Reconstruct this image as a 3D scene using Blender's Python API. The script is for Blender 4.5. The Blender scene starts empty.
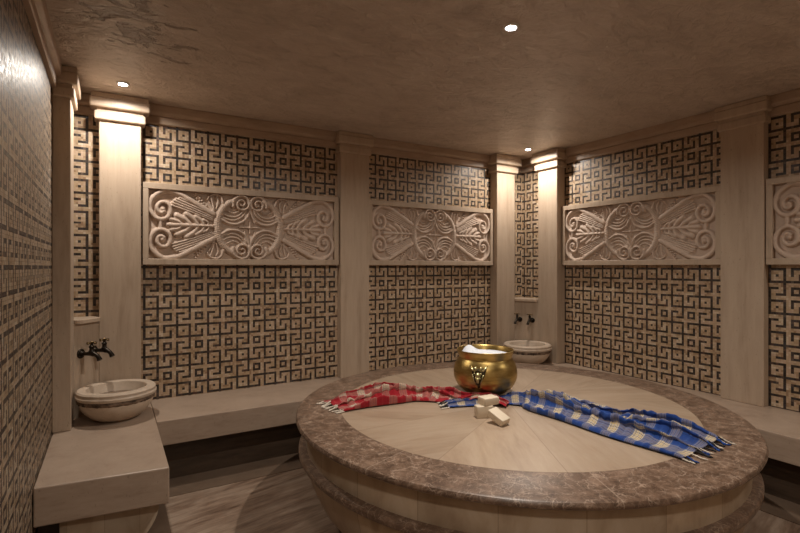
import bpy, bmesh, math, random
import numpy as np
from mathutils import Vector, Matrix, noise

S = bpy.context.scene
COL = S.collection
PI = math.pi
random.seed(7)

# ------------------------------------------------------------------ helpers
def link(o, parent=None):
    COL.objects.link(o)
    if parent is not None:
        o.parent = parent
    return o

def build(name, bm, mat, parent=None, smooth=False, recalc=True):
    if recalc:
        bmesh.ops.recalc_face_normals(bm, faces=bm.faces)
    me = bpy.data.meshes.new(name)
    bm.to_mesh(me); bm.free()
    mats = mat if isinstance(mat, (list, tuple)) else [mat]
    for m in mats:
        me.materials.append(m)
    for p in me.polygons:
        p.use_smooth = smooth
    return link(bpy.data.objects.new(name, me), parent)

def smooth_by_angle(o, deg=35):
    me = o.data
    for p in me.polygons:
        p.use_smooth = True
    bm = bmesh.new(); bm.from_mesh(me)
    lim = math.radians(deg)
    for e in bm.edges:
        if len(e.link_faces) == 2 and e.calc_face_angle(0) > lim:
            e.smooth = False
    bm.to_mesh(me); bm.free()
    return o

def thing(name, label, cat, loc=(0, 0, 0), rz=0, group=None):
    o = bpy.data.objects.new(name, None)
    o.empty_display_size = .05
    o.location = loc; o.rotation_euler = (0, 0, rz)
    link(o); return tag(o, label, cat, group)

def tag(o, label, cat, group=None, kind=None):
    o['label'] = label; o['category'] = cat
    if group: o['group'] = group
    if kind: o['kind'] = kind
    return o

def struct(name, bm, mat, smooth=False):
    o = build(name, bm, mat, None, smooth)
    o['kind'] = 'structure'
    return o

def box(bm, x0, x1, y0, y1, z0, z1, bev=0.0, seg=2):
    vs = [bm.verts.new(p) for p in ((x0,y0,z0),(x1,y0,z0),(x1,y1,z0),(x0,y1,z0),
                                    (x0,y0,z1),(x1,y0,z1),(x1,y1,z1),(x0,y1,z1))]
    fs = [bm.faces.new([vs[i] for i in q]) for q in
          ((3,2,1,0),(4,5,6,7),(0,1,5,4),(1,2,6,5),(2,3,7,6),(3,0,4,7))]
    if bev:
        es = set(e for f in fs for e in f.edges)
        bmesh.ops.bevel(bm, geom=list(es), offset=bev, segments=seg, profile=.5, affect='EDGES')
    return bm

def prism(bm, pts, z0, z1, bev=0.0, axis='z'):
    """extrude a 2D outline; axis z: (x,y)->z ; axis y: (x,z)->y"""
    def P(p, h):
        return (p[0], p[1], h) if axis == 'z' else (p[0], h, p[1])
    a = [bm.verts.new(P(p, z0)) for p in pts]; b = [bm.verts.new(P(p, z1)) for p in pts]
    n = len(pts)
    fs = [bm.faces.new(a[::-1]), bm.faces.new(b)]
    for i in range(n):
        fs.append(bm.faces.new((a[i], a[(i+1) % n], b[(i+1) % n], b[i])))
    if bev:
        es = set(e for f in fs for e in f.edges)
        bmesh.ops.bevel(bm, geom=list(es), offset=bev, segments=2, profile=.5, affect='EDGES')
    return bm

def lathe(bm, prof, n=64, centre=(0, 0), jitter=None):
    rings = []
    for (r, z) in prof:
        if r < 1e-6:
            rings.append([bm.verts.new((centre[0], centre[1], z))])
        else:
            rg = []
            for k in range(n):
                a = 2*PI*k/n
                rr, zz = (r, z) if jitter is None else jitter(r, z, a)
                rg.append(bm.verts.new((centre[0]+rr*math.cos(a), centre[1]+rr*math.sin(a), zz)))
            rings.append(rg)
    for A, B in zip(rings, rings[1:]):
        if len(A) == 1 and len(B) == 1: continue
        for k in range(n):
            k2 = (k+1) % n
            if len(A) == 1: bm.faces.new((A[0], B[k2], B[k]))
            elif len(B) == 1: bm.faces.new((A[k], A[k2], B[0]))
            else: bm.faces.new((A[k], A[k2], B[k2], B[k]))
    return bm

def tube(bm, pts, rad, n=10, cap=True):
    pts = [Vector(p) for p in pts]
    rads = rad if isinstance(rad, (list, tuple)) else [rad]*len(pts)
    rings = []; up = Vector((0, 0, 1)); prev = None
    for i, p in enumerate(pts):
        t = (pts[min(i+1, len(pts)-1)] - pts[max(i-1, 0)]).normalized()
        if prev is None:
            a = t.cross(up)
            if a.length < .1: a = t.cross(Vector((1, 0, 0)))
            a.normalize()
        else:
            a = (prev - t*prev.dot(t)).normalized()
        prev = a
        b = t.cross(a)
        rings.append([bm.verts.new(p + (a*math.cos(2*PI*k/n) + b*math.sin(2*PI*k/n))*rads[i]) for k in range(n)])
    for A, B in zip(rings, rings[1:]):
        for k in range(n):
            bm.faces.new((A[k], A[(k+1) % n], B[(k+1) % n], B[k]))
    if cap:
        bm.faces.new(rings[0][::-1]); bm.faces.new(rings[-1])
    return bm

def blob(bm, c, r, sx=1, sy=1, sz=1, sub=2):
    M = Matrix.Translation(c) @ Matrix.Diagonal((r*sx, r*sy, r*sz, 1))
    bmesh.ops.create_icosphere(bm, subdivisions=sub, radius=1, matrix=M)
    return bm

def catmull(pts, n=10):
    P = [np.array(p, float) for p in pts]
    P = [2*P[0]-P[1]] + P + [2*P[-1]-P[-2]]
    out = []
    for i in range(1, len(P)-2):
        for k in range(n):
            t = k/n
            out.append(.5*((2*P[i]) + (-P[i-1]+P[i+1])*t + (2*P[i-1]-5*P[i]+4*P[i+1]-P[i+2])*t*t
                           + (-P[i-1]+3*P[i]-3*P[i+1]+P[i+2])*t**3))
    out.append(P[-2])
    return np.array(out)

# ------------------------------------------------------------------ node helpers
class NT:
    def __init__(s, name):
        s.m = bpy.data.materials.new(name); s.m.use_nodes = True
        s.t = s.m.node_tree; s.t.nodes.clear()
        s.out = s.t.nodes.new('ShaderNodeOutputMaterial')
        s.b = s.t.nodes.new('ShaderNodeBsdfPrincipled')
        s.t.links.new(s.b.outputs[0], s.out.inputs[0])
    def n(s, typ, **kw):
        nd = s.t.nodes.new(typ)
        for k, v in kw.items(): setattr(nd, k, v)
        return nd
    def set(s, sock, v):
        if hasattr(v, 'is_output') or isinstance(v, bpy.types.NodeSocket): s.t.links.new(v, sock)
        else: sock.default_value = v
    def math(s, op, a, b=None, c=None, clamp=False):
        nd = s.n('ShaderNodeMath', operation=op); nd.use_clamp = clamp
        s.set(nd.inputs[0], a)
        if b is not None: s.set(nd.inputs[1], b)
        if c is not None: s.set(nd.inputs[2], c)
        return nd.outputs[0]
    def coord(s, which='Object'):
        return s.n('ShaderNodeTexCoord').outputs[which]
    def pos(s):
        return s.n('ShaderNodeNewGeometry').outputs['Position']
    def sep(s, v):
        nd = s.n('ShaderNodeSeparateXYZ'); s.set(nd.inputs[0], v); return nd.outputs
    def comb(s, x, y, z):
        nd = s.n('ShaderNodeCombineXYZ')
        for i, v in enumerate((x, y, z)): s.set(nd.inputs[i], v)
        return nd.outputs[0]
    def mapping(s, v, scale=(1,1,1), rot=(0,0,0), loc=(0,0,0)):
        nd = s.n('ShaderNodeMapping'); s.set(nd.inputs[0], v)
        nd.inputs['Location'].default_value = loc; nd.inputs['Rotation'].default_value = rot
        nd.inputs['Scale'].default_value = scale
        return nd.outputs[0]
    def noise(s, v, scale=5, detail=4, rough=.55, dist=0, out='Fac'):
        nd = s.n('ShaderNodeTexNoise'); s.set(nd.inputs['Vector'], v)
        nd.inputs['Scale'].default_value = scale; nd.inputs['Detail'].default_value = detail
        nd.inputs['Roughness'].default_value = rough; nd.inputs['Distortion'].default_value = dist
        return nd.outputs[out]
    def white(s, v, out='Value'):
        nd = s.n('ShaderNodeTexWhiteNoise', noise_dimensions='3D'); s.set(nd.inputs['Vector'], v)
        return nd.outputs[out]
    def ramp(s, f, stops, interp='LINEAR'):
        nd = s.n('ShaderNodeValToRGB'); nd.color_ramp.interpolation = interp
        el = nd.color_ramp.elements
        while len(el) < len(stops): el.new(.5)
        for e, (p, c) in zip(el, stops):
            e.position = p; e.color = (*c, 1) if len(c) == 3 else c
        s.set(nd.inputs[0], f)
        return nd.outputs[0]
    def mix(s, f, a, b, blend='MIX'):
        nd = s.n('ShaderNodeMix', data_type='RGBA', blend_type=blend)
        s.set(nd.inputs[0], f)
        for i, v in ((6, a), (7, b)):
            if isinstance(v, (tuple, list)): v = (*v, 1) if len(v) == 3 else v
            s.set(nd.inputs[i], v)
        return nd.outputs[2]
    def bump(s, h, strength=.2, dist=.01):
        nd = s.n('ShaderNodeBump'); nd.inputs['Strength'].default_value = strength
        nd.inputs['Distance'].default_value = dist
        s.set(nd.inputs['Height'], h); s.t.links.new(nd.outputs[0], s.b.inputs['Normal'])
    def fin(s, col, rough=.5, metal=0.0, spec=.5, **kw):
        if isinstance(col, (tuple, list)): col = (*col, 1) if len(col) == 3 else col
        s.set(s.b.inputs['Base Color'], col); s.set(s.b.inputs['Roughness'], rough)
        s.set(s.b.inputs['Metallic'], metal); s.set(s.b.inputs['Specular IOR Level'], spec)
        return s.m

def srgb(r, g, b):
    return tuple(((c/255+.055)/1.055)**2.4 if c/255 > .04045 else c/255/12.92 for c in (r, g, b))

# ------------------------------------------------------------------ materials
def travertine(name, a, b, c, stretch=(1, 1, .12), scale=9, rough=.45, spec=.4, coord='pos', rot=(0,0,0)):
    t = NT(name)
    p = t.pos() if coord == 'pos' else t.coord('Object')
    v = t.mapping(p, scale=stretch, rot=rot)
    n1 = t.noise(v, scale, 6, .6, .6)
    n2 = t.noise(v, scale*3.6, 5, .65, .3)
    n3 = t.noise(p, 1.3, 3, .5)
    f = t.math('ADD', t.math('MULTIPLY', n1, .62), t.math('MULTIPLY', n2, .38))
    col = t.ramp(f, [(.33, c), (.46, b), (.62, a)])
    col = t.mix(t.math('MULTIPLY', n3, .30), col, b)
    pits = t.noise(t.mapping(p, scale=(1, 1, .45)), 95, 2, .5)
    pm = t.math('MULTIPLY', t.math('LESS_THAN', pits, .30), .35)
    col = t.mix(pm, col, tuple(x*.5 for x in c))
    t.bump(t.math('SUBTRACT', f, pm), .12, .004)
    return t.fin(col, rough, 0, spec)

M = {}
M['stone'] = travertine('travertine_cream', (.485,.385,.295), (.43,.335,.25), (.345,.26,.188))
M['cornice'] = travertine('travertine_cornice', (.44,.335,.255), (.385,.285,.212), (.295,.21,.152), stretch=(.3,.3,1.5), scale=8)
M['bench'] = travertine('travertine_bench', (.42,.325,.252), (.37,.28,.213), (.29,.21,.157), stretch=(.35,.35,1.6), scale=11, rough=.38)
M['relief'] = travertine('carved_travertine', (.56,.445,.365), (.51,.40,.323), (.43,.33,.262), stretch=(1,1,1), scale=5, rough=.6, spec=.3, coord='obj')
M['darkstone'] = travertine('dark_brown_stone', (.075,.05,.034), (.05,.033,.022), (.03,.02,.013), stretch=(.3,.3,2), scale=9, rough=.35)
M['basin'] = travertine('basin_marble', (.60,.50,.40), (.54,.44,.345), (.42,.32,.24), stretch=(1,1,1.5), scale=7, rough=.42, coord='obj')

def mat_floor():
    t = NT('floor_marble')
    p = t.pos()
    v = t.mapping(t.mapping(p, rot=(0, 0, math.radians(-12))), scale=(.35, 2.2, 1))
    n1 = t.noise(v, 3.2, 7, .62, .8); n2 = t.noise(v, 13, 5, .65, .4)
    f = t.math('ADD', t.math('MULTIPLY', n1, .6), t.math('MULTIPLY', n2, .4))
    col = t.ramp(f, [(.36, (.10,.06,.04)), (.45, (.22,.15,.107)), (.53, (.31,.23,.172)), (.62, (.41,.32,.25))])
    return t.fin(col, .3, 0, .5)
M['floor'] = mat_floor()
M['border'] = travertine('floor_border_stone', (.17,.12,.085), (.135,.093,.065), (.10,.066,.045), stretch=(.4,.4,1), scale=8, rough=.32)

def mat_emperador():
    t = NT('brown_marble')
    p = t.pos()
    w = t.noise(p, 6, 4, .6, 0, 'Color')
    vp = t.n('ShaderNodeVectorMath', operation='MULTIPLY_ADD')
    t.set(vp.inputs[0], w); vp.inputs[1].default_value = (.16,.16,.16); t.set(vp.inputs[2], p)
    v1 = t.n('ShaderNodeTexVoronoi', feature='DISTANCE_TO_EDGE'); t.set(v1.inputs['Vector'], vp.outputs[0]); v1.inputs['Scale'].default_value = 17
    v2 = t.n('ShaderNodeTexVoronoi', feature='DISTANCE_TO_EDGE'); t.set(v2.inputs['Vector'], vp.outputs[0]); v2.inputs['Scale'].default_value = 52
    n1 = t.noise(vp.outputs[0], 16, 8, .74)
    base = t.ramp(n1, [(.34, (.070,.040,.025)), (.5, (.135,.083,.055)), (.66, (.25,.165,.115))])
    e1 = t.ramp(v1.outputs['Distance'], [(0, (1,1,1)), (.055, (0,0,0))])
    e2 = t.ramp(v2.outputs['Distance'], [(0, (1,1,1)), (.09, (0,0,0))])
    k = t.noise(p, 22, 4, .65)
    k2 = t.ramp(k, [(.40, (0,0,0)), (.60, (1,1,1))])
    m1 = t.math('MULTIPLY', t.math('MULTIPLY', e1, k2), .70)
    m2 = t.math('MULTIPLY', t.math('MULTIPLY', e2, k2), .55)
    col = t.mix(m1, base, (.46,.35,.27)); col = t.mix(m2, col, (.42,.31,.235))
    # radial slab joints, every 30 degrees about the table centre
    s = t.sep(t.coord('Object'))
    ang = t.math('ARCTAN2', s[1], s[0])
    q = t.math('WRAP', t.math('ADD', ang, math.radians(25)), PI/8, -PI/8)
    r = t.math('SQRT', t.math('ADD', t.math('MULTIPLY', s[0], s[0]), t.math('MULTIPLY', s[1], s[1])))
    d = t.math('MULTIPLY', t.math('ABSOLUTE', q), r)
    j = t.math('LESS_THAN', d, .0022)
    col = t.mix(t.math('MULTIPLY', j, .55), col, (.40,.31,.24))
    return t.fin(col, .36, 0, .45)
M['brown'] = mat_emperador()

def mat_disc():
    t = NT('beige_wedge_marble')
    s = t.sep(t.coord('Object'))
    ang = t.math('ARCTAN2', s[1], s[0])
    step = PI/6
    sec = t.math('FLOOR', t.math('DIVIDE', ang, step))
    mid = t.math('MULTIPLY', t.math('ADD', sec, .5), step)
    da = t.math('SUBTRACT', ang, mid)
    r = t.math('SQRT', t.math('ADD', t.math('MULTIPLY', s[0], s[0]), t.math('MULTIPLY', s[1], s[1])))
    al = t.math('MULTIPLY', r, t.math('COSINE', da)); ac = t.math('MULTIPLY', r, t.math('SINE', da))
    rnd = t.white(t.comb(sec, 3.3, 1.7))
    # every wedge has its veins turned a little differently
    th = t.math('MULTIPLY', t.math('SUBTRACT', rnd, .5), .9)
    c_, s_ = t.math('COSINE', th), t.math('SINE', th)
    u = t.math('ADD', t.math('MULTIPLY', al, c_), t.math('MULTIPLY', ac, s_))
    w = t.math('SUBTRACT', t.math('MULTIPLY', ac, c_), t.math('MULTIPLY', al, s_))
    v = t.comb(t.math('MULTIPLY', u, .35), t.math('MULTIPLY', w, 2.0), t.math('MULTIPLY', sec, 5.1))
    n1 = t.noise(v, 3.5, 6, .6, .7); n2 = t.noise(v, 15, 5, .65, .3)
    f = t.math('ADD', t.math('MULTIPLY', n1, .6), t.math('MULTIPLY', n2, .4))
    col = t.ramp(f, [(.32, (.29,.205,.14)), (.46, (.37,.275,.195)), (.62, (.42,.325,.24))])
    tint = t.math('ADD', t.math('MULTIPLY', rnd, .12), .90)
    col = t.mix(1.0, col, t.comb(tint, tint, tint), 'MULTIPLY')
    dj = t.math('MULTIPLY', r, t.math('SINE', t.math('SUBTRACT', step/2, t.math('ABSOLUTE', da))))
    col = t.mix(t.math('MULTIPLY', t.math('LESS_THAN', dj, .0022), .6), col, (.20,.135,.09))
    return t.fin(col, .36, 0, .45)
M['disc'] = mat_disc()

def mat_drum():
    t = NT('beige_drum_marble')
    p = t.coord('Object'); s = t.sep(p)
    ang = t.math('ARCTAN2', s[1], s[0])
    step = PI/12
    sec = t.math('FLOOR', t.math('DIVIDE', ang, step))
    rnd = t.white(t.comb(sec, .3, .7))
    n1 = t.noise(t.mapping(p, scale=(1, 1, .5)), 6, 6, .6, .5)
    col = t.ramp(n1, [(.33, (.36,.26,.175)), (.5, (.48,.37,.26)), (.66, (.55,.44,.33))])
    tint = t.math('ADD', t.math('MULTIPLY', rnd, .3), .78)
    col = t.mix(1.0, col, t.comb(tint, tint, tint), 'MULTIPLY')
    q = t.math('ABSOLUTE', t.math('SUBTRACT', t.math('SUBTRACT', ang, t.math('MULTIPLY', sec, step)), step/2))
    j = t.math('LESS_THAN', t.math('SUBTRACT', step/2, q), .0016)
    col = t.mix(t.math('MULTIPLY', j, .5), col, (.16,.11,.07))
    return t.fin(col, .4, 0, .4)
M['drum'] = mat_drum()

def mat_mosaic(name, axis, u0, sign, zl=1.4495, zu=2.561, tone=1.0, bump=.30, brk=None, shift=0.0):
    """meander of square tesserae; one repeat is 15 x 15 tesserae, 0.235 m"""
    t = NT(name)
    p = t.pos(); s = t.sep(p)
    U = s[axis]
    if brk is not None:
        past = t.math('GREATER_THAN' if sign > 0 else 'LESS_THAN', U, brk)
        U = t.math('SUBTRACT', U, t.math('MULTIPLY', past, shift))
    unit = .235/15
    x = t.math('ADD', t.math('MULTIPLY', t.math('SUBTRACT', U, u0), sign/unit), .5)
    upper = t.math('GREATER_THAN', s[2], 1.83)
    zc = t.math('ADD', t.math('MULTIPLY', upper, zu-zl), zl)
    y = t.math('ADD', t.math('MULTIPLY', t.math('SUBTRACT', zc, s[2]), 1/unit), .5)
    cx, cy = t.math('FLOOR', x), t.math('FLOOR', y)
    xs, ys = t.math('SUBTRACT', x, .5), t.math('SUBTRACT', y, .5)
    tot = None
    def rect(x0, x1, y0, y1):
        a = t.math('LESS_THAN', t.math('ABSOLUTE', t.math('WRAP', t.math('SUBTRACT', xs, (x0+x1)/2), 7.5, -7.5)), (x1-x0)/2+.60)
        b = t.math('LESS_THAN', t.math('ABSOLUTE', t.math('WRAP', t.math('SUBTRACT', ys, (y0+y1)/2), 7.5, -7.5)), (y1-y0)/2+.60)
        return t.math('MULTIPLY', a, b)
    rects = [(-3,-3,-9,3), (3,3,-3,9), (-9,3,-3,-3), (-3,9,3,3), (-3,0,6,6), (0,3,9,9), (6,6,-3,0), (9,9,0,3),
             (0,0,0,0), (6,9,6,6), (6,9,9,9), (6,6,6,9), (9,9,6,9)]
    for r in rects:
        k = rect(*r)
        tot = k if tot is None else t.math('MAXIMUM', tot, k)
    cell = t.comb(cx, cy, t.math('MULTIPLY', upper, 7.0))
    rv = t.white(cell); rv2 = t.white(t.comb(t.math('FLOOR', t.math('DIVIDE', cx, 3.0)), t.math('FLOOR', t.math('DIVIDE', cy, 3.0)), 4.0))
    rv3 = t.white(t.comb(cy, cx, 11.0))
    light = t.ramp(t.math('ADD', t.math('MULTIPLY', rv, .55), t.math('MULTIPLY', rv2, .45)),
                   [(.12, (.30,.195,.115)), (.32, (.44,.325,.20)), (.5, (.50,.385,.255)), (.66, (.52,.385,.285)), (.85, (.62,.52,.38)), (1, (.66,.58,.45))])
    dark = t.ramp(rv3, [(0, (.012,.009,.007)), (.35, (.022,.016,.013)), (.55, (.045,.033,.028)), (.75, (.028,.031,.040)), (.88, (.075,.030,.020)), (1, (.110,.090,.075))])
    col = t.mix(tot, light, dark)
    # cell edges: thin grout
    fx = t.math('ABSOLUTE', t.math('SUBTRACT', t.math('FRACT', x), .5)); fy = t.math('ABSOLUTE', t.math('SUBTRACT', t.math('FRACT', y), .5))
    g = t.math('GREATER_THAN', t.math('MAXIMUM', fx, fy), .455)
    col = t.mix(t.math('MULTIPLY', g, t.math('SUBTRACT', .40, t.math('MULTIPLY', tot, .30))), col, (.28,.20,.14))
    n = t.noise(p, 60, 3, .6)
    col = t.mix(t.math('MULTIPLY', n, t.math('SUBTRACT', .18, t.math('MULTIPLY', tot, .15))), col, (.25,.18,.12))
    # each tessera sits at its own slight tilt
    h = t.math('ADD', t.math('MULTIPLY', t.math('SUBTRACT', 1.0, g), .9),
               t.math('MULTIPLY', t.math('MULTIPLY', t.math('SUBTRACT', rv, .5), t.math('FRACT', x)), .55))
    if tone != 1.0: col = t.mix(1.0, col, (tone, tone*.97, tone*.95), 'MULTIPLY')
    t.bump(h, bump, .002)
    rough = t.math('ADD', t.math('MULTIPLY', rv3, .16), .28 if tone > .9 else .36)
    return t.fin(col, rough, 0, .5)
M['mos_back'] = mat_mosaic('mosaic_back', 0, .268, 1, tone=.94, brk=2.0, shift=.067)
M['mos_right'] = mat_mosaic('mosaic_right', 1, 2.408, -1, zl=1.433, tone=.94, brk=1.9, shift=-.036)
M['mos_left'] = mat_mosaic('mosaic_left', 1, 2.3, 1, tone=.66, bump=.8)  # same mosaic, dimness at the grazing view put into the colour as darker tone

def mat_ceiling():
    t = NT('polished_plaster')
    p = t.pos()
    v = t.mapping(p, scale=(1, 1.5, 1), rot=(0, 0, .5))
    n1 = t.noise(v, 2.2, 5, .6, .8); n2 = t.noise(v, 9, 5, .62, 1.0); n3 = t.noise(p, .9, 2, .5)
    col = t.ramp(t.math('ADD', t.math('MULTIPLY', n1, .6), t.math('MULTIPLY', n2, .4)),
                 [(.33, (.42,.345,.285)), (.5, (.55,.462,.39)), (.66, (.63,.54,.465))])
    # worn patches where the top coat has come off
    sp = t.sep(p)
    ux = t.math('SUBTRACT', sp[0], .13); uy = t.math('SUBTRACT', sp[1], 2.93)
    rot_a = 1.0
    wx = t.math('ADD', t.math('MULTIPLY', ux, math.cos(rot_a)), t.math('MULTIPLY', uy, math.sin(rot_a)))
    wy = t.math('SUBTRACT', t.math('MULTIPLY', uy, math.cos(rot_a)), t.math('MULTIPLY', ux, math.sin(rot_a)))
    near = t.math('ADD', t.math('POWER', t.math('DIVIDE', wx, .52), 2.0), t.math('POWER', t.math('DIVIDE', wy, .30), 2.0))
    near = t.math('SUBTRACT', 1.0, near, clamp=True)
    pn = t.noise(t.mapping(p, scale=(1, 1.5, 1), rot=(0,0,-.9)), 5.5, 6, .6, .6)
    p2 = t.ramp(t.math('ADD', pn, t.math('MULTIPLY', near, .16)), [(.62, (0,0,0)), (.66, (1,1,1))])
    p2 = t.math('MULTIPLY', p2, t.math('GREATER_THAN', near, .02))
    pk = p2
    col = t.mix(t.math('MULTIPLY', pk, .62), col, (.165,.115,.08))
    h = t.math('SUBTRACT', t.math('ADD', t.math('MULTIPLY', n1, .5), t.math('MULTIPLY', n2, .5)), t.math('MULTIPLY', pk, .25))
    t.bump(h, .95, .07)
    return t.fin(col, .38, 0, .45)
M['ceiling'] = mat_ceiling()

def mat_brass():
    t = NT('worn_brass')
    p = t.coord('Object')
    n = t.noise(t.mapping(p, scale=(1, 1, 4)), 9, 5, .6)
    col = t.ramp(n, [(.3, (.30,.20,.065)), (.5, (.46,.325,.115)), (.7, (.56,.42,.17))])
    r = t.math('ADD', t.math('MULTIPLY', t.noise(p, 20, 4, .6), .16), .27)
    t.bump(t.noise(p, 14, 2, .5), .06, .01)
    return t.fin(col, r, 1.0)
M['brass'] = mat_brass()
def simple(name, col, rough, metal=0, spec=.5, nz=0, scale=30):
    t = NT(name)
    c = col
    if nz:
        n = t.noise(t.coord('Object'), scale, 4, .6)
        c = t.ramp(n, [(.3, tuple(x*(1-nz) for x in col)), (.7, tuple(min(1, x*(1+nz)) for x in col))])
        t.bump(n, .15, .003)
    return t.fin(c, rough, metal, spec)
M['emblem'] = simple('aged_bronze', (.060,.050,.028), .42, .85, nz=.45, scale=60)
M['emblem_hi'] = simple('polished_bronze', (.50,.44,.24), .28, 1, nz=.3, scale=60)
M['tap'] = simple('black_bronze', (.028,.021,.015), .34, .8, nz=.4, scale=60)
M['tap_hi'] = simple('rubbed_brass', (.17,.115,.055), .38, 1, nz=.3, scale=50)
M['soap'] = simple('olive_soap', (.62,.53,.41), .5, 0, .4, nz=.05, scale=18)
M['foam'] = simple('soap_foam', (.66,.69,.75), .75, 0, .3, nz=.06, scale=45)
M['groove'] = simple('rough_groove', (.15,.105,.075), .8, 0, .2, nz=.9, scale=26)
M['water'] = simple('basin_bottom', (.17,.12,.085), .25, 0, .5, nz=.35, scale=12)
M['chrome'] = simple('white_trim', (.75,.73,.70), .35, .2)
M['fr_white'] = simple('cotton_fringe', (.60,.54,.46), .85, 0, .2)
M['fr_blue'] = simple('blue_fringe', (.02,.06,.24), .85, 0, .2)
M['fr_black'] = simple('black_fringe', (.03,.028,.03), .85, 0, .2)

def mat_lens():
    t = NT('lamp_lens')
    t.b.inputs['Emission Color'].default_value = (.93,.96,1,1); t.b.inputs['Emission Strength'].default_value = 60
    return t.fin((.9,.9,.9), .4)
M['lens'] = mat_lens()

def mat_plaid(name, base, mid, cream, dark, accent, per=.125, seed=0.0):
    t = NT(name)
    uv = t.sep(t.coord('UV'))
    def band(x):
        f = t.math('FRACT', t.math('DIVIDE', x, per))
        c = t.ramp(f, [(0, base), (.20, mid), (.26, base), (.46, dark), (.475, base), (.50, mid), (.54, cream), (.60, dark), (.615, cream), (.67, accent), (.69, cream),
                       (.74, dark), (.752, cream), (.80, accent), (.82, cream), (.87, dark), (.882, cream), (.94, mid)], 'CONSTANT')
        return c
    a, b = band(uv[0]), band(t.math('ADD', uv[1], .03))
    # twill: warp and weft alternate in fine diagonal ribs
    tw = t.math('FRACT', t.math('DIVIDE', t.math('ADD', uv[0], uv[1]), .006))
    k = t.math('ADD', t.math('MULTIPLY', t.math('GREATER_THAN', tw, .5), .3), .35)
    col = t.mix(k, a, b)
    # the dyed yarn covers the pale yarn where they cross
    col = t.mix(.50, col, t.mix(1.0, a, b, 'DARKEN'))
    n = t.noise(t.coord('Object'), 90, 3, .6)
    t.bump(t.math('ADD', n, t.math('MULTIPLY', tw, .3)), .25, .002)
    t.b.inputs['Sheen Weight'].default_value = .15
    return t.fin(col, .85, 0, .2)
M['plaid_blue'] = mat_plaid('blue_plaid_cotton', (.010,.042,.20), (.022,.070,.24), (.47,.41,.33), (.012,.014,.03), (.50,.34,.12))
M['plaid_red'] = mat_plaid('red_plaid_cotton', (.27,.006,.014), (.33,.03,.035), (.47,.40,.325), (.10,.012,.016), (.46,.27,.12), per=.135)

# ------------------------------------------------------------------ room dimensions (metres)
XL, XR, YB, YF, ZC = -.322, 4.261, 4.279, -.75, 2.77
ZM = 2.622                       # top of the mosaics
ZB = .45                         # bench top

def wall(name, x0, x1, y0, y1, mat):
    return struct(name, box(bmesh.new(), x0, x1, y0, y1, 0, ZC), mat)
wall('wall_back', XL-.12, XR+.12, YB, YB+.12, M['mos_back'])
wall('wall_right', XR, XR+.12, YF, YB, M['mos_right'])
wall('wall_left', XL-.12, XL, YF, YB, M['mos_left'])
wall('wall_front', XL-.12, XR+.12, YF-.12, YF, M['stone'])
struct('floor', box(bmesh.new(), XL-.12, XR+.12, YF-.12, YB+.12, -.1, 0), M['floor'])
struct('ceiling', box(bmesh.new(), XL-.12, XR+.12, YF-.12, YB+.12, ZC, ZC+.1), M['ceiling'])

# dark stone band set into the floor along the benches
bm = bmesh.new()
box(bm, XL, XR, 3.475, YB, .0, .004); box(bm, 3.43, XR, YF, 3.475, .0, .004); box(bm, XL, .290, 2.0, 3.475, .0, .004)
struct('trim_1', bm, M['border'])

# cornices: two stepped, rounded courses
CPROF = [(0, ZM), (.022, ZM), (.028, ZM+.006), (.028, ZM+.055), (.022, ZM+.064), (.036, ZM+.070),
         (.050, ZM+.078), (.055, ZM+.088), (.055, ZM+.135), (.052, ZC), (0, ZC)]
def cornice(name, axis, a, b, w, sgn):
    bm = bmesh.new()
    def P(d, z, q):
        return (q, w + sgn*d, z) if axis == 'x' else (w + sgn*d, q, z)
    A = [bm.verts.new(P(d, z, a)) for d, z in CPROF]; B = [bm.verts.new(P(d, z, b)) for d, z in CPROF]
    n = len(CPROF)
    for i in range(n):
        bm.faces.new((A[i], A[(i+1) % n], B[(i+1) % n], B[i]))
    bm.faces.new(A[::-1]); bm.faces.new(B)
    return struct(name, bm, M['cornice'])
cornice('trim_2', 'x', XL, XR, YB, -1)
cornice('trim_3', 'y', YF, YB, XR, -1)
cornice('trim_4', 'y', YF, YB, XL, 1)

# ------------------------------------------------------------------ pilasters
def pilaster(label, x0, x1, y0, y1, wall_side, over=.048, z0=ZB):
    """wall_side: which side touches the wall ('y1','x1','x0')"""
    cx, cy = (x0+x1)/2, (y0+y1)/2
    t = thing('pilaster', label, 'pilaster', (cx, cy, z0), 0, 'travertine pilasters')
    def rel(bm):
        bmesh.ops.translate(bm, verts=bm.verts, vec=(-cx, -cy, -z0)); return bm
    bm = box(bmesh.new(), x0, x1, y0, y1, z0, 2.585, .004, 1)
    build('shaft', rel(bm), M['stone'], t)
    o = {'x0': 1, 'x1': 1, 'y0': 1, 'y1': 1}; o[wall_side] = 0
    bm = bmesh.new()
    for (d, za, zb, bv) in ((.030, 2.575, 2.64, .010), (.014, 2.638, 2.662, .004), (.058, 2.660, 2.735, .012), (.048, 2.733, 2.768, .006)):
        k = d*over/.048
        box(bm, x0-k*o['x0'], x1+k*o['x1'], y0-k*o['y0'], y1+k*o['y1'], za, zb, bv, 3)
    build('capital', rel(bm), M['stone'], t)
    return t
A1Y, A2Y = 4.178, 4.160
pilaster('shaded stone pilaster on the left mosaic wall, left of the bronze taps', XL, -.222, 3.742, 4.012, 'x0', .034)
pilaster('brightly lit cream pilaster directly behind the stone basin on the left podium', -.078, .195, A1Y, YB, 'y1')
pilaster('dim pilaster in the middle of the back wall between two carved panels', 1.850, 2.147, 4.190, YB, 'y1', .03)
pilaster('lit pilaster left of the far corner niche, at the right end of the back wall', 3.757, 4.031, A2Y, YB, 'y1')
pilaster('lit pilaster right of the far corner niche, at the left end of the right wall', 4.135, XR, 3.633, 3.904, 'x1')
pilaster('wide shaded pilaster on the right wall between two carved panels', 4.183, XR, 1.722, 2.022, 'x1', .03)

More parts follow.
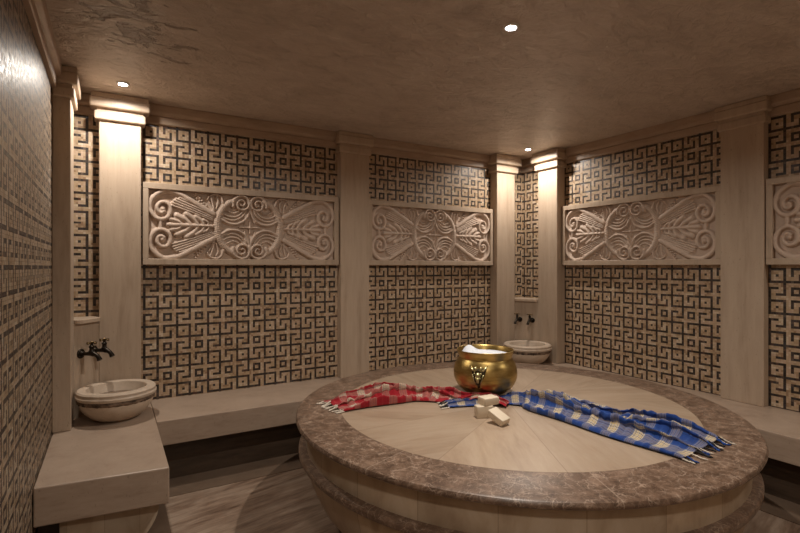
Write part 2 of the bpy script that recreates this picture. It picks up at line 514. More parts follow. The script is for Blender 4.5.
# ------------------------------------------------------------------ carved relief panels
HW, HH = .760, .272              # half size of the sunken field
def relief_heights():
    nx, nz = 200, 76             # one quadrant (x>=0, z>=0)
    gx = np.linspace(0, HW, nx); gz = np.linspace(0, HH, nz)
    X, Z = np.meshgrid(gx, gz, indexing='ij')
    H = np.zeros_like(X)
    def field(pts):
        """distance, arc parameter and side of every grid point to a polyline"""
        P = np.asarray(pts, float); seg = np.hypot(*(P[1:]-P[:-1]).T); L = np.r_[0, np.cumsum(seg)]
        D = np.full(X.shape, 9.); T = np.zeros(X.shape); SD = np.zeros(X.shape)
        for i in range(len(seg)):
            a, b = P[i], P[i+1]; d = b-a; l2 = max(d@d, 1e-12)
            t = np.clip(((X-a[0])*d[0]+(Z-a[1])*d[1])/l2, 0, 1)
            px, pz = X-(a[0]+t*d[0]), Z-(a[1]+t*d[1]); dd = np.hypot(px, pz)
            m = dd < D
            D[m] = dd[m]; T[m] = ((L[i]+t*seg[i])/L[-1])[m]; SD[m] = np.sign(d[0]*pz-d[1]*px)[m]
        return D, T, SD
    def put(h, mask):
        nonlocal H
        H = np.where(mask, np.maximum(H, h), H)
    def stroke(pts, w0, w1, h, groove=0, n=9, tip=False, rope=0):
        D, T, SD = field(catmull(pts, n))
        w = w0+(w1-w0)*T
        if tip: w = w*np.sqrt(np.clip(1-T**3, .0, 1))
        w = np.maximum(w, 1e-4)
        q = np.clip(D/w, 0, 1)
        z = h*np.sqrt(np.clip(1-q**3, 0, 1))
        if groove: z = z*(1-groove*np.exp(-((q-.62)/.14)**2))
        if rope: z = z*(1-.22*(.5+.5*np.sin(T*rope+SD*q*3)))
        put(z, D < w)
    def leaf(a, b, w, h, vein=.35, bend=0.0):
        a, b = np.array(a), np.array(b); d = b-a; nrm = np.array([-d[1], d[0]])
        pts = [a, a+d*.5+nrm*bend, b]
        D, T, SD = field(catmull(pts, 8))
        ww = np.maximum(w*np.sin(np.clip(T, 0.02, .999)**.75*PI)**.7, 1e-4)
        q = np.clip(D/ww, 0, 1)
        z = h*(1-.55*q**2)*(1-vein*np.exp(-(q/.18)**2))
        put(z, D < ww)
    def I(x, y):
        f = (x-45)/627
        return (HW*(1-f)/(1-.132*f), HH*((268+12*f)-y)/(215-20*f))
    def IP(pts): return [I(*p) for p in pts]
    k1 = HW/627
    # corner volute: spiral eye, outer C band sweeping over the top and down to the wreath
    sp = []
    ecx, ecy = 135, 176
    phis = [-300, -250, -200, -150, -100, -50, 0, 45, 90, 135, 180, 225, 270]
    rads = [17, 24, 31, 38, 43, 47, 51, 56, 62, 69, 79, 95, 111]
    for ph, r in zip(phis, rads):
        sp.append((ecx+r*math.cos(math.radians(ph)), ecy+r*math.sin(math.radians(ph))))
    band = sp + [(190,66), (245,82), (300,112), (370,152), (452,200)]
    stroke(IP(band), 13*k1, 20*k1, .034, groove=.0, n=6)
    stroke(IP([(66,190), (70,130), (100,92), (150,76), (205,84)]), 4*k1, 4*k1, .022, n=6)
    ex, ez = I(ecx, ecy)
    put(.034*np.sqrt(np.clip(1-(np.hypot(X-ex, Z-ez)/(20*k1))**2, 0, 1)), np.hypot(X-ex, Z-ez) < 20*k1)
    # tie between upper and lower volute
    stroke(IP([(122,268), (122,238)]), 13*k1, 13*k1, .030)
    # smooth ribbon behind the flutes
    stroke(IP([(235,118), (330,160), (450,222)]), 30*k1, 22*k1, .013, n=6)
    # fluted fan
    for (ax, ay), (bx, by) in zip(((196,152), (200,136), (208,122), (222,111), (243,104)), ((446,240), (449,231), (452,222), (456,212), (460,203))):
        mx, my = (ax+bx)/2, (ay+by)/2-3
        stroke(IP([(bx,by), (mx,my), (ax,ay)]), 4.2*k1, 8.5*k1, .027)
    # oak leaf on the axis with round lobes
    stroke(IP([(445,279), (300,273), (172,268)]), 17*k1, 15*k1, .034, groove=.25)
    for (ax, ay), (bx, by), w in (((425,277),(392,238),11), ((398,276),(345,220),15), ((362,275),(287,203),18), ((318,274),(226,214),18), ((262,272),(188,238),15)):
        mx, my = (ax+bx)/2+8, (ay+by)/2-6
        stroke(IP([(ax,ay), (mx,my), (bx,by)]), (w*.7)*k1, w*1.25*k1, .031, groove=.22)
    # wreath: two C scrolls back to back ending in volutes
    wr = [(478,279), (480,240), (492,195), (516,156), (550,128), (585,110)]
    stroke(IP(wr), 28*k1, 21*k1, .036, groove=.25, rope=120)
    sc = [(572,150), (573,118), (592,96), (622,87), (652,98), (667,125), (660,155), (634,172), (606,164), (594,138), (606,116), (628,114), (641,130), (632,147), (618,143)]
    stroke(IP(sc), 14*k1, 9*k1, .038, groove=.3, n=6)
    # acanthus sweeping inside the wreath from each volute
    stroke(IP([(668,135), (668,180), (648,226), (600,258), (545,256), (502,232)]), 9*k1, 13*k1, .030, groove=.35)
    stroke(IP([(655,165), (630,208), (580,236), (530,228), (500,214)]), 8*k1, 8*k1, .024, groove=.3)
    stroke(IP([(636,178), (600,210), (552,214), (508,194)]), 7*k1, 7*k1, .021)
    stroke(IP([(606,180), (570,192), (525,170)]), 6*k1, 6*k1, .019)
    leaf(I(668,176), I(640,262), 12*k1, .026, .3, .05)
    # centre cross
    stroke(IP([(672,280), (610,279)]), 7*k1, 5*k1, .026); stroke([(0, 0), (0, .05)], 6*k1, 4*k1, .026)
    rr = np.hypot(X, Z)
    put(.034*np.sqrt(np.clip(1-(rr/.017)**2, 0, 1)), rr < .017)
    put(np.full_like(X, .030), (X < .012) & (abs(Z-.175) < .016))
    # sprig of beads
    for (x, y, r) in ((345,76,9), (356,92,9), (350,106,8), (368,104,9), (366,122,8), (382,120,9), (380,138,8), (394,136,9), (396,152,8), (408,150,8)):
        bx, bz = I(x, y); d_ = np.hypot(X-bx, Z-bz)
        put(.026*np.sqrt(np.clip(1-(d_/(r*k1))**2, 0, 1)), d_ < r*k1)
    stroke(IP([(410,158), (448,198)]), 5*k1, 7*k1, .020)
    # curled leaf
    stroke(IP([(416,112), (430,88), (468,78), (500,96), (512,130)]), 6*k1, 12*k1, .028, groove=.3)
    stroke(IP([(436,96), (448,130), (458,176)]), 9*k1, 6*k1, .023, groove=.3)
    stroke(IP([(470,96), (482,124), (470,170)]), 8*k1, 6*k1, .022)
    stroke(IP([(424,120), (440,150), (456,190)]), 5*k1, 5*k1, .020)
    return gx, gz, H
RX, RZ, RH = relief_heights()

def relief_mesh():
    nx, nz = len(RX), len(RZ)
    fx = np.r_[-RX[:0:-1], RX]; fz = np.r_[-RZ[:0:-1], RZ]
    Hf = np.concatenate([RH[:0:-1], RH], 0); Hf = np.concatenate([Hf[:, :0:-1], Hf], 1)
    # light blur so flanks slope like chisel cuts
    K = Hf.copy()
    K[1:-1, 1:-1] = (Hf[1:-1, 1:-1]*4 + Hf[:-2, 1:-1]+Hf[2:, 1:-1]+Hf[1:-1, :-2]+Hf[1:-1, 2:])/8
    GX, GZ = np.meshgrid(fx, fz, indexing='ij')
    wob = .0009*np.sin(GX*61+GZ*23)*np.sin(GZ*87-GX*17)
    V = np.stack([GX, -(K*1.0+wob), GZ], -1).reshape(-1, 3)
    a, b = len(fx), len(fz)
    I = np.arange(a*b).reshape(a, b)
    F = np.stack([I[:-1, :-1], I[1:, :-1], I[1:, 1:], I[:-1, 1:]], -1).reshape(-1, 4)
    me = bpy.data.meshes.new('carving')
    me.from_pydata(V.tolist(), [], F.tolist())
    me.materials.append(M['relief'])
    for p in me.polygons: p.use_smooth = True
    me.update()
    return me
CARVE = relief_mesh()

def relief_panel(label, width, loc, rz):
    """origin: bottom centre at the wall plane; -y points into the room"""
    t = thing('carved_panel', label, 'carved panel', loc, rz, 'carved stone relief panels')
    hw = width/2; h = .640; fw = hw-.042; z0, z1 = .048, h-.048; d = .062
    bm = bmesh.new()
    for (x0, x1, za, zb) in ((-hw, hw, 0, z0), (-hw, hw, z1, h), (-hw, -fw, z0, z1), (fw, hw, z0, z1)):
        box(bm, x0, x1, -d, 0, za, zb, .003, 1)
    build('frame', bm, M['stone'], t)
    bm = box(bmesh.new(), -fw, fw, -.012, 0, z0, z1)
    build('back_slab', bm, M['relief'], t)
    c = bpy.data.objects.new('carving', CARVE); link(c, t)
    c.location = (0, -.018, h/2); c.scale = (fw/HW, 1, (z1-z0)/2/HH)
    return t
ZP = 1.513
relief_panel('wide carved scroll panel on the back wall, left of the middle pilaster', 1.634, (1.0235, YB, ZP), 0)
relief_panel('carved scroll panel on the back wall between middle pilaster and corner niche', 1.598, (2.9535, YB, ZP), 0)
relief_panel('carved scroll panel on the right wall, seen whole, brightest at its niche end', 1.600, (XR, 2.826, ZP), -PI/2)
relief_panel('carved panel at the right edge of the photo, mostly cut off by the frame', 1.59, (XR, .921, ZP), -PI/2)

# ------------------------------------------------------------------ corner niches
DL = ((-.222, 4.012), (-.078, A1Y+.005))      # face line of the left niche lining
DR = ((4.031, A2Y+.01), (4.135+.004, 3.904))  # face line of the far niche lining
bm = prism(bmesh.new(), [(XL, 4.012), DL[0], DL[1], (-.078, YB), (XL, YB)], ZB, 1.10)
struct('trim_5', bm, M['stone'])
bm = prism(bmesh.new(), [(4.031, YB), DR[0], DR[1], (XR, 3.904), (XR, YB)], ZB, 1.10)
struct('trim_6', bm, M['stone'])

def shelf(label, corner, L, nrm):
    o = .030
    p = [(corner[0], L[0][1]) if corner[0] < 0 else (L[0][0], corner[1])]
    a = (L[0][0]+nrm[0]*o, L[0][1]+nrm[1]*o); b = (L[1][0]+nrm[0]*o, L[1][1]+nrm[1]*o)
    d = (L[1][0]-L[0][0], L[1][1]-L[0][1])
    mid = [(L[0][0]+d[0]*q+nrm[0]*h, L[0][1]+d[1]*q+nrm[1]*h) for q, h in ((.01, .004), (.04, .020), (.10, o), (.90, o), (.96, .020), (.99, .004))]
    if corner[0] < 0: pts = [(XL, L[0][1]+.002), (L[0][0], L[0][1]+.002), *mid, (L[1][0]-.001, YB), (XL, YB)]
    else: pts = [(L[0][0]+.001, YB), *mid, (XR, L[1][1]+.002), (XR, YB)]
    cx, cy = sum(q[0] for q in pts)/len(pts), sum(q[1] for q in pts)/len(pts)
    bm = prism(bmesh.new(), [(q[0]-cx, q[1]-cy) for q in pts], 0, .030, .004)
    o = build('corner_shelf', bm, M['stone']); o.location = (cx, cy, 1.10)
    return tag(o, label, 'shelf', 'stone corner shelves')
def normal_of(L, s):
    d = Vector((L[1][0]-L[0][0], L[1][1]-L[0][1])).normalized()
    return (d.y*s, -d.x*s)
NL = normal_of(DL, 1); NR = normal_of(DR, 1)
if NL[0] < 0: NL = (-NL[0], -NL[1])
if NR[0] > 0: NR = (-NR[0], -NR[1])
shelf('narrow stone ledge in the left niche above the two bronze taps', (XL, YB), DL, NL)
shelf('small stone ledge in the far corner niche above its two taps', (XR, YB), DR, NR)

# ------------------------------------------------------------------ taps
def make_tap(label, loc, ang, sc_=1.0):
    """local +x points out of the wall"""
    t = thing('water_tap', label, 'tap', loc, ang, 'dark bronze taps'); t.scale = (sc_,)*3
    bm = bmesh.new()
    fl = [(0.0, .030), (.004, .030), (.009, .026), (.011, .017), (.02, .0125)]
    rings = []
    for x, r in fl:
        rings.append([bm.verts.new((x, r*math.cos(2*PI*k/20), r*math.sin(2*PI*k/20))) for k in range(20)])
    for A, B in zip(rings, rings[1:]):
        for k in range(20): bm.faces.new((A[k], A[(k+1) % 20], B[(k+1) % 20], B[k]))
    bm.faces.new(rings[0]); bm.faces.new(rings[-1])
    o = build('flange', bm, M['tap'], t); smooth_by_angle(o)
    bm = bmesh.new()
    pts = catmull([(.012,0,0), (.045,0,.001), (.075,0,.004), (.100,0,.000), (.122,0,-.014), (.136,0,-.036)], 5)
    rr = np.interp(np.linspace(0, 1, len(pts)), [0,.2,.33,.5,.66,.85,.93,1], [.0115,.011,.0145,.018,.013,.0125,.015,.0155])
    tube(bm, pts, list(rr), 14)
    o = build('spout', bm, M['tap'], t); smooth_by_angle(o, 50)
    bm = lathe(bmesh.new(), [(0, .008), (.017, .008), (.0175, .018), (.013, .024), (.0125, .040), (.0155, .043), (.0155, .049), (.009, .054), (.008, .066), (0, .067)], 18, (.078, 0))
    o = build('valve', bm, M['tap'], t); smooth_by_angle(o)
    bm = bmesh.new()
    tube(bm, [(.078, -.034, .068), (.078, -.020, .070), (.078, 0, .072), (.078, .020, .070), (.078, .034, .068)], [.006,.0045,.006,.0045,.006], 10)
    tube(bm, [(.046, 0, .068), (.060, 0, .070), (.078, 0, .072), (.096, 0, .070), (.110, 0, .068)], [.006,.0045,.006,.0045,.006], 10)
    blob(bm, (.078, 0, .075), .008, 1, 1, .6)
    h = build('cross_handle', bm, M['tap_hi'], o, True)
    h['label'] = 'brassy cross handle'
    return t
def on_line(L, n, f, z, off=0.0):
    return (L[0][0]+(L[1][0]-L[0][0])*f+n[0]*off, L[0][1]+(L[1][1]-L[0][1])*f+n[1]*off, z)
aL = math.atan2(NL[1], NL[0]); aR = math.atan2(NR[1], NR[0])
make_tap('nearer of two dark bronze taps over the left basin, with its wall flange showing', on_line(DL, NL, .26, .890), aL, 1.12)
make_tap('farther of two dark bronze taps over the left basin, against the lit pilaster', on_line(DL, NL, .78, .895), aL, 1.12)
make_tap('left one of the small dark taps over the far corner basin', on_line(DR, NR, .24, .890), aR)
make_tap('right one of the small dark taps over the far corner basin', on_line(DR, NR, .76, .890), aR)

# ------------------------------------------------------------------ benches and podium
def bench(label, name_pts, kick_pts, origin):
    t = thing('stone_bench', label, 'bench', (*origin, 0), 0, 'stone wall benches')
    sh = lambda P: [(p[0]-origin[0], p[1]-origin[1]) for p in P]
    build('seat_slab', prism(bmesh.new(), sh(name_pts), .280, ZB, .005), M['bench'], t)
    k = build('plinth', prism(bmesh.new(), sh(kick_pts), .004, .280), M['darkstone'], t)
    k['label'] = 'dark recessed plinth'
    return t
bench('long stone bench along the back wall between the podium and the far corner',
      [(.263, 3.655), (3.595, 3.655), (4.26, 4.278), (.263, 4.278)], [(.263, 3.765), (3.71, 3.765), (4.26, 4.278), (.263, 4.278)], (2.0, 3.95))
bench('stone bench along the right wall, behind the blue towel end of the table',
      [(3.600, -.70), (4.26, -.70), (4.26, 4.272), (3.600, 3.654)], [(3.715, -.70), (4.26, -.70), (4.26, 4.272), (3.715, 3.764)], (3.93, 1.5))

t = thing('stone_podium', 'deep stone podium in the left corner carrying the basin', 'podium', (-.03, 3.5, 0))
bm = prism(bmesh.new(), [(XL+.034, 2.857-3.5), ((.261)+.03, 2.795-3.5), (.261+.03, 4.276-3.5), (XL+.034, 4.276-3.5)], .262, ZB, .006)
build('top_slab', bm, M['bench'], t)
# bulged support: profile in x-z, swelling at the top right, drawn in at the foot
prof = [(-.219, .004), (.115, .004)] + [(.115+.105*math.sin(a)**.9, .03+.19*a/(PI/2)) for a in np.linspace(.05, PI/2, 10)] + [(.224, .262), (-.219, .262)]
bm = prism(bmesh.new(), [(x+.03, z) for x, z in prof], 2.905-3.5, 4.2-3.5, axis='y')
o = build('support', bm, M['drum'], t)
bm = box(bmesh.new(), XL+.036, -.22+.03, 3.0-3.5, 4.2-3.5, .004, .262)
build('plinth', bm, M['darkstone'], t)

# ------------------------------------------------------------------ basins
def basin(label, loc, R, H, rz=0):
    t = thing('stone_basin', label, 'basin', loc, rz, 'round marble basins')
    k = R/.265
    def wob(amp):
        def f(r, z, a):
            return (r+amp*noise.noise((math.cos(a)*3+5, math.sin(a)*3, z*9)), z)
        return f
    # bowl: base, swelling belly up to the groove
    bm = lathe(bmesh.new(), [(0, 0), (.105*k, 0), (.135*k, .006), (.175*k, .028), (.212*k, .062), (.236*k, .098), (.246*k, .125), (.248*k, .137), (.242*k, .142), (0.2*k, .142)], 80, jitter=wob(.003))
    o = build('bowl', bm, M['basin'], t); smooth_by_angle(o)
    bm = lathe(bmesh.new(), [(.240*k, .128), (.250*k, .132), (.255*k, .146), (.252*k, .160), (.240*k, .163)], 120,
               jitter=lambda r, z, a: (r+.010*noise.noise((math.cos(a)*22, math.sin(a)*22, z*60)), z))
    g = build('groove_band', bm, M['groove'], t, True); g['label'] = 'rough dark groove below the rim'
    bm = lathe(bmesh.new(), [(.244*k, .160), (.258*k, .160), (.265*k, .168), (.266*k, .180), (.262*k, .186), (.258*k, .190), (.260*k, .205), (.256*k, H-.006), (.250*k, H), (.205*k, H),
                             (.198*k, H-.004), (.194*k, H-.018), (.180*k, .135), (.150*k, .085), (.09*k, .055), (0, .05)], 80, jitter=wob(.0025))
    o = build('rim', bm, M['basin'], t); smooth_by_angle(o)
    o = build('inner_bed', lathe(bmesh.new(), [(.182*k, .150), (.1*k, .1495), (0, .149)], 60), M['water'], t)
    return t
basin('round stone basin on the left podium below the larger taps', (.034, 3.905, ZB), .246, .215)
basin('round stone basin in the far corner behind the brass pot', (3.872, 3.812, ZB), .255, .215)

# ------------------------------------------------------------------ the round table (heated stone)
TC = (2.115, 2.243); ZT = .66
t = thing('round_stone_table', 'large round stone table with brown marble rim in the room centre', 'stone table', (*TC, 0))
RI, RO = 1.032, 1.288
bm = lathe(bmesh.new(), [(0, ZT), (.3, ZT), (.7, ZT), (RI-.0005, ZT), (RI-.0005, ZT-.04), (0, ZT-.04)], 160)
build('top_disc', bm, M['disc'], t)
bm = lathe(bmesh.new(), [(RI+.0005, ZT-.04), (RI+.0005, ZT), (RO-.020, ZT), (RO-.008, ZT-.004), (RO-.001, ZT-.013), (RO, ZT-.018), (RO-.003, ZT-.026), (RO-.012, ZT-.033), (RO-.024, ZT-.036), (RI, ZT-.041)], 192)
o = build('rim', bm, M['brown'], t); smooth_by_angle(o, 30); o['label'] = 'brown veined marble rim'
bm = lathe(bmesh.new(), [(RO-.10, ZT-.036), (RO-.065, ZT-.036), (RO-.060, ZT-.06), (RO-.060, .475), (RO-.10, .475)], 160)
o = build('drum', bm, M['drum'], t); smooth_by_angle(o, 30)
bm = lathe(bmesh.new(), [(RO-.11, .484), (RO-.036, .484), (RO-.022, .480), (RO-.016, .470), (RO-.016, .455), (RO-.021, .444), (RO-.036, .440), (RO-.11, .440)], 192)
o = build('lower_ring', bm, M['brown'], t); smooth_by_angle(o, 30); o['label'] = 'brown marble lower ring'
bm = lathe(bmesh.new(), [(RO-.12, .444), (RO-.058, .444), (RO-.060, .40), (RO-.080, .32), (RO-.125, .22), (RO-.20, .12), (RO-.26, .05), (RO-.28, .0), (0, 0)], 160)
o = build('base', bm, M['drum'], t, True)

# ------------------------------------------------------------------ brass pot
PC = Vector((2.100, 2.440, ZT+.014))
PHI = math.atan2(-PC.y, -PC.x)           # side towards the room entrance
t = thing('brass_pot', 'round bellied brass pot filled with white foam on the table', 'pot', PC, 0)
prof = [(0, 0), (.085, .0), (.112, .005), (.146, .026), (.178, .058), (.199, .098), (.205, .134), (.202, .166), (.194, .196), (.182, .219), (.172, .234),
        (.171, .242), (.176, .256), (.181, .272), (.184, .284), (.182, .288), (.177, .286), (.170, .270), (.163, .250), (.160, .238)]
P2 = catmull([(r, z) for r, z in prof], 3)
P2[:, 0] = np.clip(P2[:, 0], 0, None); P2[:, 1] = np.clip(P2[:, 1], 0, None); P2[0] = (0, 0)
inner = [(.172, .205), (.170, .16), (.15, .09), (.08, .05), (0, .045)]
bm = lathe(bmesh.new(), [tuple(p) for p in P2] + inner, 96)
o = build('body', bm, M['brass'], t); smooth_by_angle(o, 60)
# emblem: a triangular plate with an animal mask, fixed to the belly
em = bmesh.new()
e_ang = PHI - .20
def on_pot(u, v, lift):
    """u: metres sideways along the belly, v: height; follows the belly"""
    zs = P2[:, 1]; rs = P2[:, 0]
    k = 12
    r = float(np.interp(v, zs[3:36], rs[3:36]))
    a = e_ang + u/.2
    return Vector(((r+lift)*math.cos(a), (r+lift)*math.sin(a), v))
# u axis: positive a runs counter-clockwise seen from above = to the right seen from the entrance
tri = [(-.052, .203), (0, .196), (.052, .203), (.040, .165), (.020, .112), (0, .070), (-.020, .112), (-.040, .165)]
outer = [em.verts.new(on_pot(u, v, .004)) for u, v in tri]; inn = [em.verts.new(on_pot(u*.8, .15+(v-.15)*.82, .016)) for u, v in tri]
back = [em.verts.new(on_pot(u, v, -.006)) for u, v in tri]
for i in range(8):
    j = (i+1) % 8
    em.faces.new((outer[i], outer[j], inn[j], inn[i])); em.faces.new((back[i], back[j], outer[j], outer[i]))
cvt = em.verts.new(on_pot(0, .15, .020))
for i in range(8): em.faces.new((inn[i], inn[(i+1) % 8], cvt))
e = build('emblem_plate', em, M['emblem'], t); e['label'] = 'dark bronze triangular plate'
hm = bmesh.new()
blob(hm, on_pot(0, .158, .020), .017, 1, 1, 1.2); blob(hm, on_pot(0, .136, .028), .011, 1, 1, 1.1); blob(hm, on_pot(0, .120, .022), .008, 1, 1, 1.2)
for s in (-1, 1):
    blob(hm, on_pot(s*.018, .172, .030), .005); blob(hm, on_pot(s*.011, .143, .026), .006)
    tube(hm, [on_pot(s*.016, .182, .020), on_pot(s*.034, .193, .024), on_pot(s*.048, .207, .016), on_pot(s*.054, .214, .010)], [.005, .007, .006, .003], 10)
    tube(hm, [on_pot(s*.010, .188, .022), on_pot(s*.016, .203, .022), on_pot(s*.013, .211, .016)], [.007, .007, .003], 8)
    tube(hm, [on_pot(s*.030, .165, .018), on_pot(s*.022, .128, .022), on_pot(s*.010, .095, .016)], [.002, .003, .002], 8)
h = build('emblem_mask', hm, M['emblem_hi'], e, True); h['label'] = 'pale bronze horned mask'

# foam heaped in the pot
fm = bmesh.new()
NR_, NA_ = 16, 48
verts = []
cz = PC.z + .2555
for i in range(NR_+1):
    r = .1585*i/NR_
    ring = []
    for k in range(NA_ if i else 1):
        a = 2*PI*k/NA_
        x, y = r*math.cos(a), r*math.sin(a)
        q = 1-(r/.165)**2
        # peak near the left side as seen from the entrance
        px, py = -.088, .060
        pk = .030*math.exp(-((x-px)**2+(y-py)**2)/.0016) + .020*math.exp(-((x-px)**2+(y-py)**2)/.010)
        h = .012*q + pk*min(1, q*3) + .007*noise.noise((x*28, y*28, 1.3))*q + .004*noise.noise((x*80, y*80, 4))*q
        ring.append(fm.verts.new((x, y, h)))
    verts.append(ring)
for i in range(NR_):
    A, B = verts[i], verts[i+1]
    for k in range(NA_):
        k2 = (k+1) % NA_
        if i == 0: fm.faces.new((A[0], B[k], B[k2]))
        else: fm.faces.new((A[k], B[k], B[k2], A[k2]))
bl = [fm.verts.new((v.co.x*.97, v.co.y*.97, -.03)) for v in verts[-1]]
for k in range(NA_): fm.faces.new((verts[-1][k], bl[k], bl[(k+1) % NA_], verts[-1][(k+1) % NA_]))
fm.faces.new(bl)
f = build('soap_foam', fm, M['foam'], None, True); f.location = (PC.x, PC.y, cz)
tag(f, 'white soap foam heaped inside the brass pot', 'foam', kind='stuff')

# ------------------------------------------------------------------ soap bars
def soap(label, loc, rot, dim=(.090, .055, .036)):
    bm = box(bmesh.new(), -dim[0]/2, dim[0]/2, -dim[1]/2, dim[1]/2, -dim[2]/2, dim[2]/2, .0045, 3)
    o = build('soap_bar', bm, M['soap'], None); smooth_by_angle(o, 40)
    o.location = loc; o.rotation_euler = rot
    return tag(o, label, 'soap', 'cream soap bars')

# ------------------------------------------------------------------ towels
def towel(name, label, path, widths, heights, lift, mat, folds, nlen=150, ncross=72, uvw=.62, seed=0.0, flat=None, skew=None):
    """path: centre line on the table; the cloth is gathered into lengthwise folds"""
    C = catmull(path, 24)
    seg = np.hypot(*(C[1:]-C[:-1]).T); L = np.r_[0, np.cumsum(seg)]
    tot = L[-1]
    bm = bmesh.new(); uvl = bm.loops.layers.uv.new('UVMap')
    grid = []; UV = {}
    for i in range(nlen+1):
        f = i/nlen; d = f*tot
        cx, cy = np.interp(d, L, C[:, 0]), np.interp(d, L, C[:, 1])
        e = 1e-2
        tx = np.interp(min(d+e, tot), L, C[:, 0])-np.interp(max(d-e, 0), L, C[:, 0]); ty = np.interp(min(d+e, tot), L, C[:, 1])-np.interp(max(d-e, 0), L, C[:, 1])
        tl = math.hypot(tx, ty); tx, ty = tx/tl, ty/tl
        w = np.interp(f, *zip(*widths)); h = np.interp(f, *zip(*heights))
        row = []
        for j in range(ncross+1):
            g = j/ncross; c = g*2-1
            nz = noise.noise((f*5+seed, g*2.2, seed))
            ph = folds*PI*g + 1.3*noise.noise((f*2.6, seed+3, g*1.5)) + seed
            rid = (.5-.5*math.cos(2*ph))**.85
            edge = min(1, (1-abs(c)**7)*1.3+.02)
            z = h*(.10+.95*rid)*(.55+.75*(.5+nz)) * edge
            cr = noise.noise((f*nlen*.11+g*3, g*4.5-f*6, seed+9)); cr2 = noise.noise((f*nlen*.30, g*11+f*9, seed+4))
            z += h*(.42*abs(cr)+.14*cr2) * edge
            side = c*w + .55*w/folds*math.sin(2*ph) + .10*w*noise.noise((f*4.2, g*1.2, seed+21))
            x = cx - ty*side; y = cy + tx*side
            sk = skew(f, g) if skew else 0.0
            x += tx*sk; y += ty*sk
            zz = ZT + (lift(f) if callable(lift) else lift) + max(z, .0015)
            v = bm.verts.new((x, y, zz)); row.append(v)
            UV[v] = (d*1.08+sk + .012*nz, g*uvw)
        grid.append(row)
    for i in range(nlen):
        for j in range(ncross):
            fc = bm.faces.new((grid[i][j], grid[i+1][j], grid[i+1][j+1], grid[i][j+1]))
            for lp in fc.loops: lp[uvl].uv = UV[lp.vert]
    o = build(name, bm, mat, None, True)
    cx0 = float(C[:, 0].mean()); cy0 = float(C[:, 1].mean())
    for v in o.data.vertices: v.co.x -= cx0; v.co.y -= cy0; v.co.z -= ZT
    o.location = (cx0, cy0, ZT)
    md = o.modifiers.new('thick', 'SOLIDIFY'); md.thickness = .0028; md.offset = 1
    md = o.modifiers.new('sub', 'SUBSURF'); md.levels = 1; md.render_levels = 1
    return tag(o, label, 'towel', 'plaid cotton towels'), C

def fringe(parent, pts, dirs, length, mats):
    """twisted tassel threads, lying on the stone"""
    bms = {m: bmesh.new() for m in mats}
    for k, (p, d) in enumerate(zip(pts, dirs)):
        m = mats[k % len(mats)]
        a = random.uniform(-.35, .35); l = length*random.uniform(.75, 1.15)
        dx, dy = d[0]*math.cos(a)-d[1]*math.sin(a), d[0]*math.sin(a)+d[1]*math.cos(a)
        q = [(p[0]-d[0]*.006, p[1]-d[1]*.006, p[2]), (p[0]+dx*l*.35, p[1]+dy*l*.35, max(.0045, p[2]*.6)),
             (p[0]+dx*l*.7+random.uniform(-.006, .006), p[1]+dy*l*.7, .0045), (p[0]+dx*l, p[1]+dy*l+random.uniform(-.006, .006), .0042)]
        q = catmull(q, 4)
        tube(bms[m], q, [.0036+.0008*math.sin(i*2.1) for i in range(len(q)-1)]+[.0022], 7)
    for m, b in bms.items():
        o = build('fringe', b, M[m], parent, True)
        o['kind'] = 'stuff'

def end_points(o, nlen, ncross, row, every):
    me = o.data; out = []
    for j in range(0, ncross+1, every):
        v = me.vertices[row*(ncross+1)+j].co; w = me.vertices[(row-1 if row else 1)*(ncross+1)+j].co
        d = Vector((v.x-w.x, v.y-w.y)); d = d.normalized() if d.length > 1e-6 else Vector((1, 0))
        out.append(((v.x, v.y, v.z), (d.x, d.y)))
    return out

# blue towel: starts under the front of the pot, spreads out to the rim of the table
NLb, NCb = 230, 90
blue, Cb = towel('blue_towel', 'blue plaid towel with pale fringe running from the pot to the right rim', [(1.735, 2.372), (1.83, 2.335), (1.95, 2.285), (2.08, 2.245), (2.20, 2.16), (2.24, 1.96), (2.285, 1.72), (2.315, 1.48), (2.34, 1.29), (2.35, 1.20)],
                 [(0, .05), (.10, .045), (.22, .045), (.32, .085), (.42, .135), (.6, .170), (.75, .190), (.9, .205), (1, .205)],
                 [(0, .014), (.08, .026), (.22, .026), (.31, .066), (.40, .076), (.6, .068), (.8, .062), (.93, .044), (1, .020)], .006, M['plaid_blue'], 3.5, NLb, NCb, .58, 2.1)
ep = end_points(blue, NLb, NCb, NLb, 4)
fringe(blue, [p for p, d in ep], [d for p, d in ep], .058, ['fr_white', 'fr_black', 'fr_blue'])
ep = end_points(blue, NLb, NCb, 0, 9)
fringe(blue, [p for p, d in ep], [d for p, d in ep], .045, ['fr_white', 'fr_black'])

NLr, NCr = 190, 76
red, Cr = towel('red_towel', 'red plaid towel with fringe lying from the left rim to the pot', [(1.135, 2.690), (1.26, 2.700), (1.42, 2.690), (1.58, 2.680), (1.70, 2.640), (1.80, 2.530), (1.875, 2.385), (1.965, 2.280), (2.040, 2.165)],
                [(0, .110), (.12, .120), (.35, .125), (.55, .110), (.68, .090), (.78, .050), (.9, .034), (1, .045)],
                [(0, .018), (.08, .045), (.30, .062), (.50, .050), (.60, .066), (.70, .048), (.80, .022), (.92, .026), (1, .018)], lambda f: .006 + float(np.interp(f, [0, .76, .83, .93, 1], [0, 0, .036, .036, .004])), M['plaid_red'], 2.5, NLr, NCr, .52, 5.4)
ep = end_points(red, NLr, NCr, 0, 5)
fringe(red, [p for p, d in ep], [d for p, d in ep], .060, ['fr_white'])

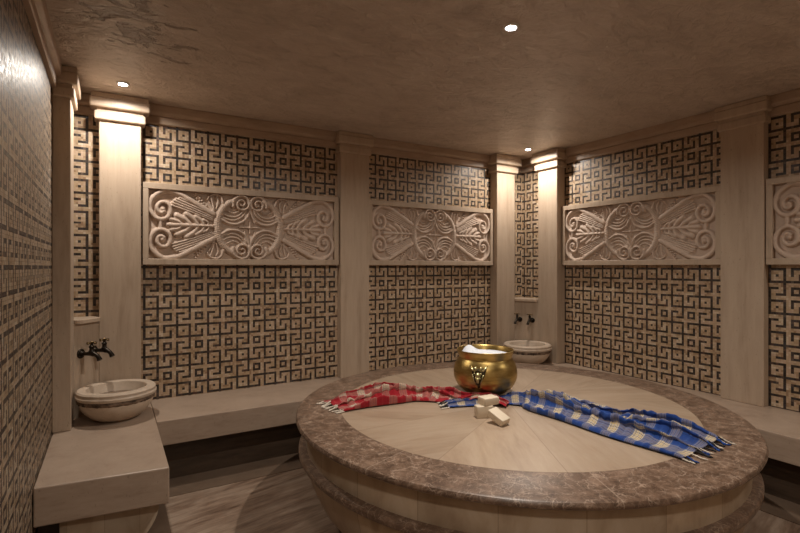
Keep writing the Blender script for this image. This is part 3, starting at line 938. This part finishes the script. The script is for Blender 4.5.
soap('cream soap bar lying on top of the other two by the pot', (1.822, 2.090, ZT+.0885), (.03, 0, -.02), (.100, .068, .042))
soap('cream soap bar standing on edge underneath the top one', (1.785, 2.085, ZT+.0335), (PI/2, 0, -.30), (.096, .067, .050))
soap('cream soap bar tilted forward against the others, nearest the camera', (1.775, 1.955, ZT+.0385), (.10, .40, -1.38), (.104, .066, .040))

# ------------------------------------------------------------------ downlights
LW = (1.0, .908, .80)
def downlight(label, x, y, W=40, visible=True):
    t = thing('ceiling_light', label, 'ceiling light', (x, y, ZC-.012), 0, 'recessed ceiling lights')
    bm = lathe(bmesh.new(), [(.028, .0), (.036, -.001), (.040, .003), (.041, .012), (.028, .012)], 40)
    o = build('ring', bm, M['chrome'], t); smooth_by_angle(o, 40)
    bm = lathe(bmesh.new(), [(0, .002), (.028, .002), (.028, .008), (0, .008)], 40)
    build('lens', bm, M['lens'], o)
    ld = bpy.data.lights.new('lamp', 'AREA'); ld.shape = 'DISK'; ld.size = .06; ld.spread = math.radians(162); ld.energy = W; ld.color = LW
    lo = bpy.data.objects.new('lamp', ld); link(lo, t); lo.location = (0, 0, -.004)
    return t
downlight('small bright ceiling light near the left wall above the left basin', .069, 3.865, 12)
downlight('bright ceiling light over the table, nearest the camera', 1.814, 1.901, 29)
downlight('small ceiling light in front of the far corner niche', 3.854, 3.781, 13)
# the room's other lamps, behind the camera and beyond the right edge
for k, (x, y, w) in enumerate(((.10, -.30, 21), (3.85, -.05, 12))):
    ld = bpy.data.lights.new('lamp', 'AREA'); ld.shape = 'DISK'; ld.size = .28; ld.spread = math.radians(150); ld.energy = w; ld.color = LW
    lo = bpy.data.objects.new('lamp', ld); link(lo); lo.location = (x, y, ZC-.016)

# ------------------------------------------------------------------ world, camera, view
w = bpy.data.worlds.new('World'); S.world = w; w.use_nodes = True
w.node_tree.nodes['Background'].inputs[0].default_value = (.02, .016, .012, 1)
cam = bpy.data.cameras.new('Camera'); cam.sensor_width = 36; cam.lens = 36*485/800; cam.clip_start = .02
co = bpy.data.objects.new('Camera', cam); link(co)
co.location = (0, 0, 1.5); co.rotation_euler = (PI/2, 0, math.radians(59.2396-90))
S.camera = co
S.view_settings.view_transform = 'Standard'; S.view_settings.look = 'None'
S.view_settings.exposure = 0.24; S.view_settings.gamma = 1; S.view_settings.use_curve_mapping = False
try:
    S.cycles.diffuse_bounces = 8; S.cycles.max_bounces = 12; S.cycles.caustics_reflective = False; S.cycles.sample_clamp_indirect = 6
except Exception:
    pass
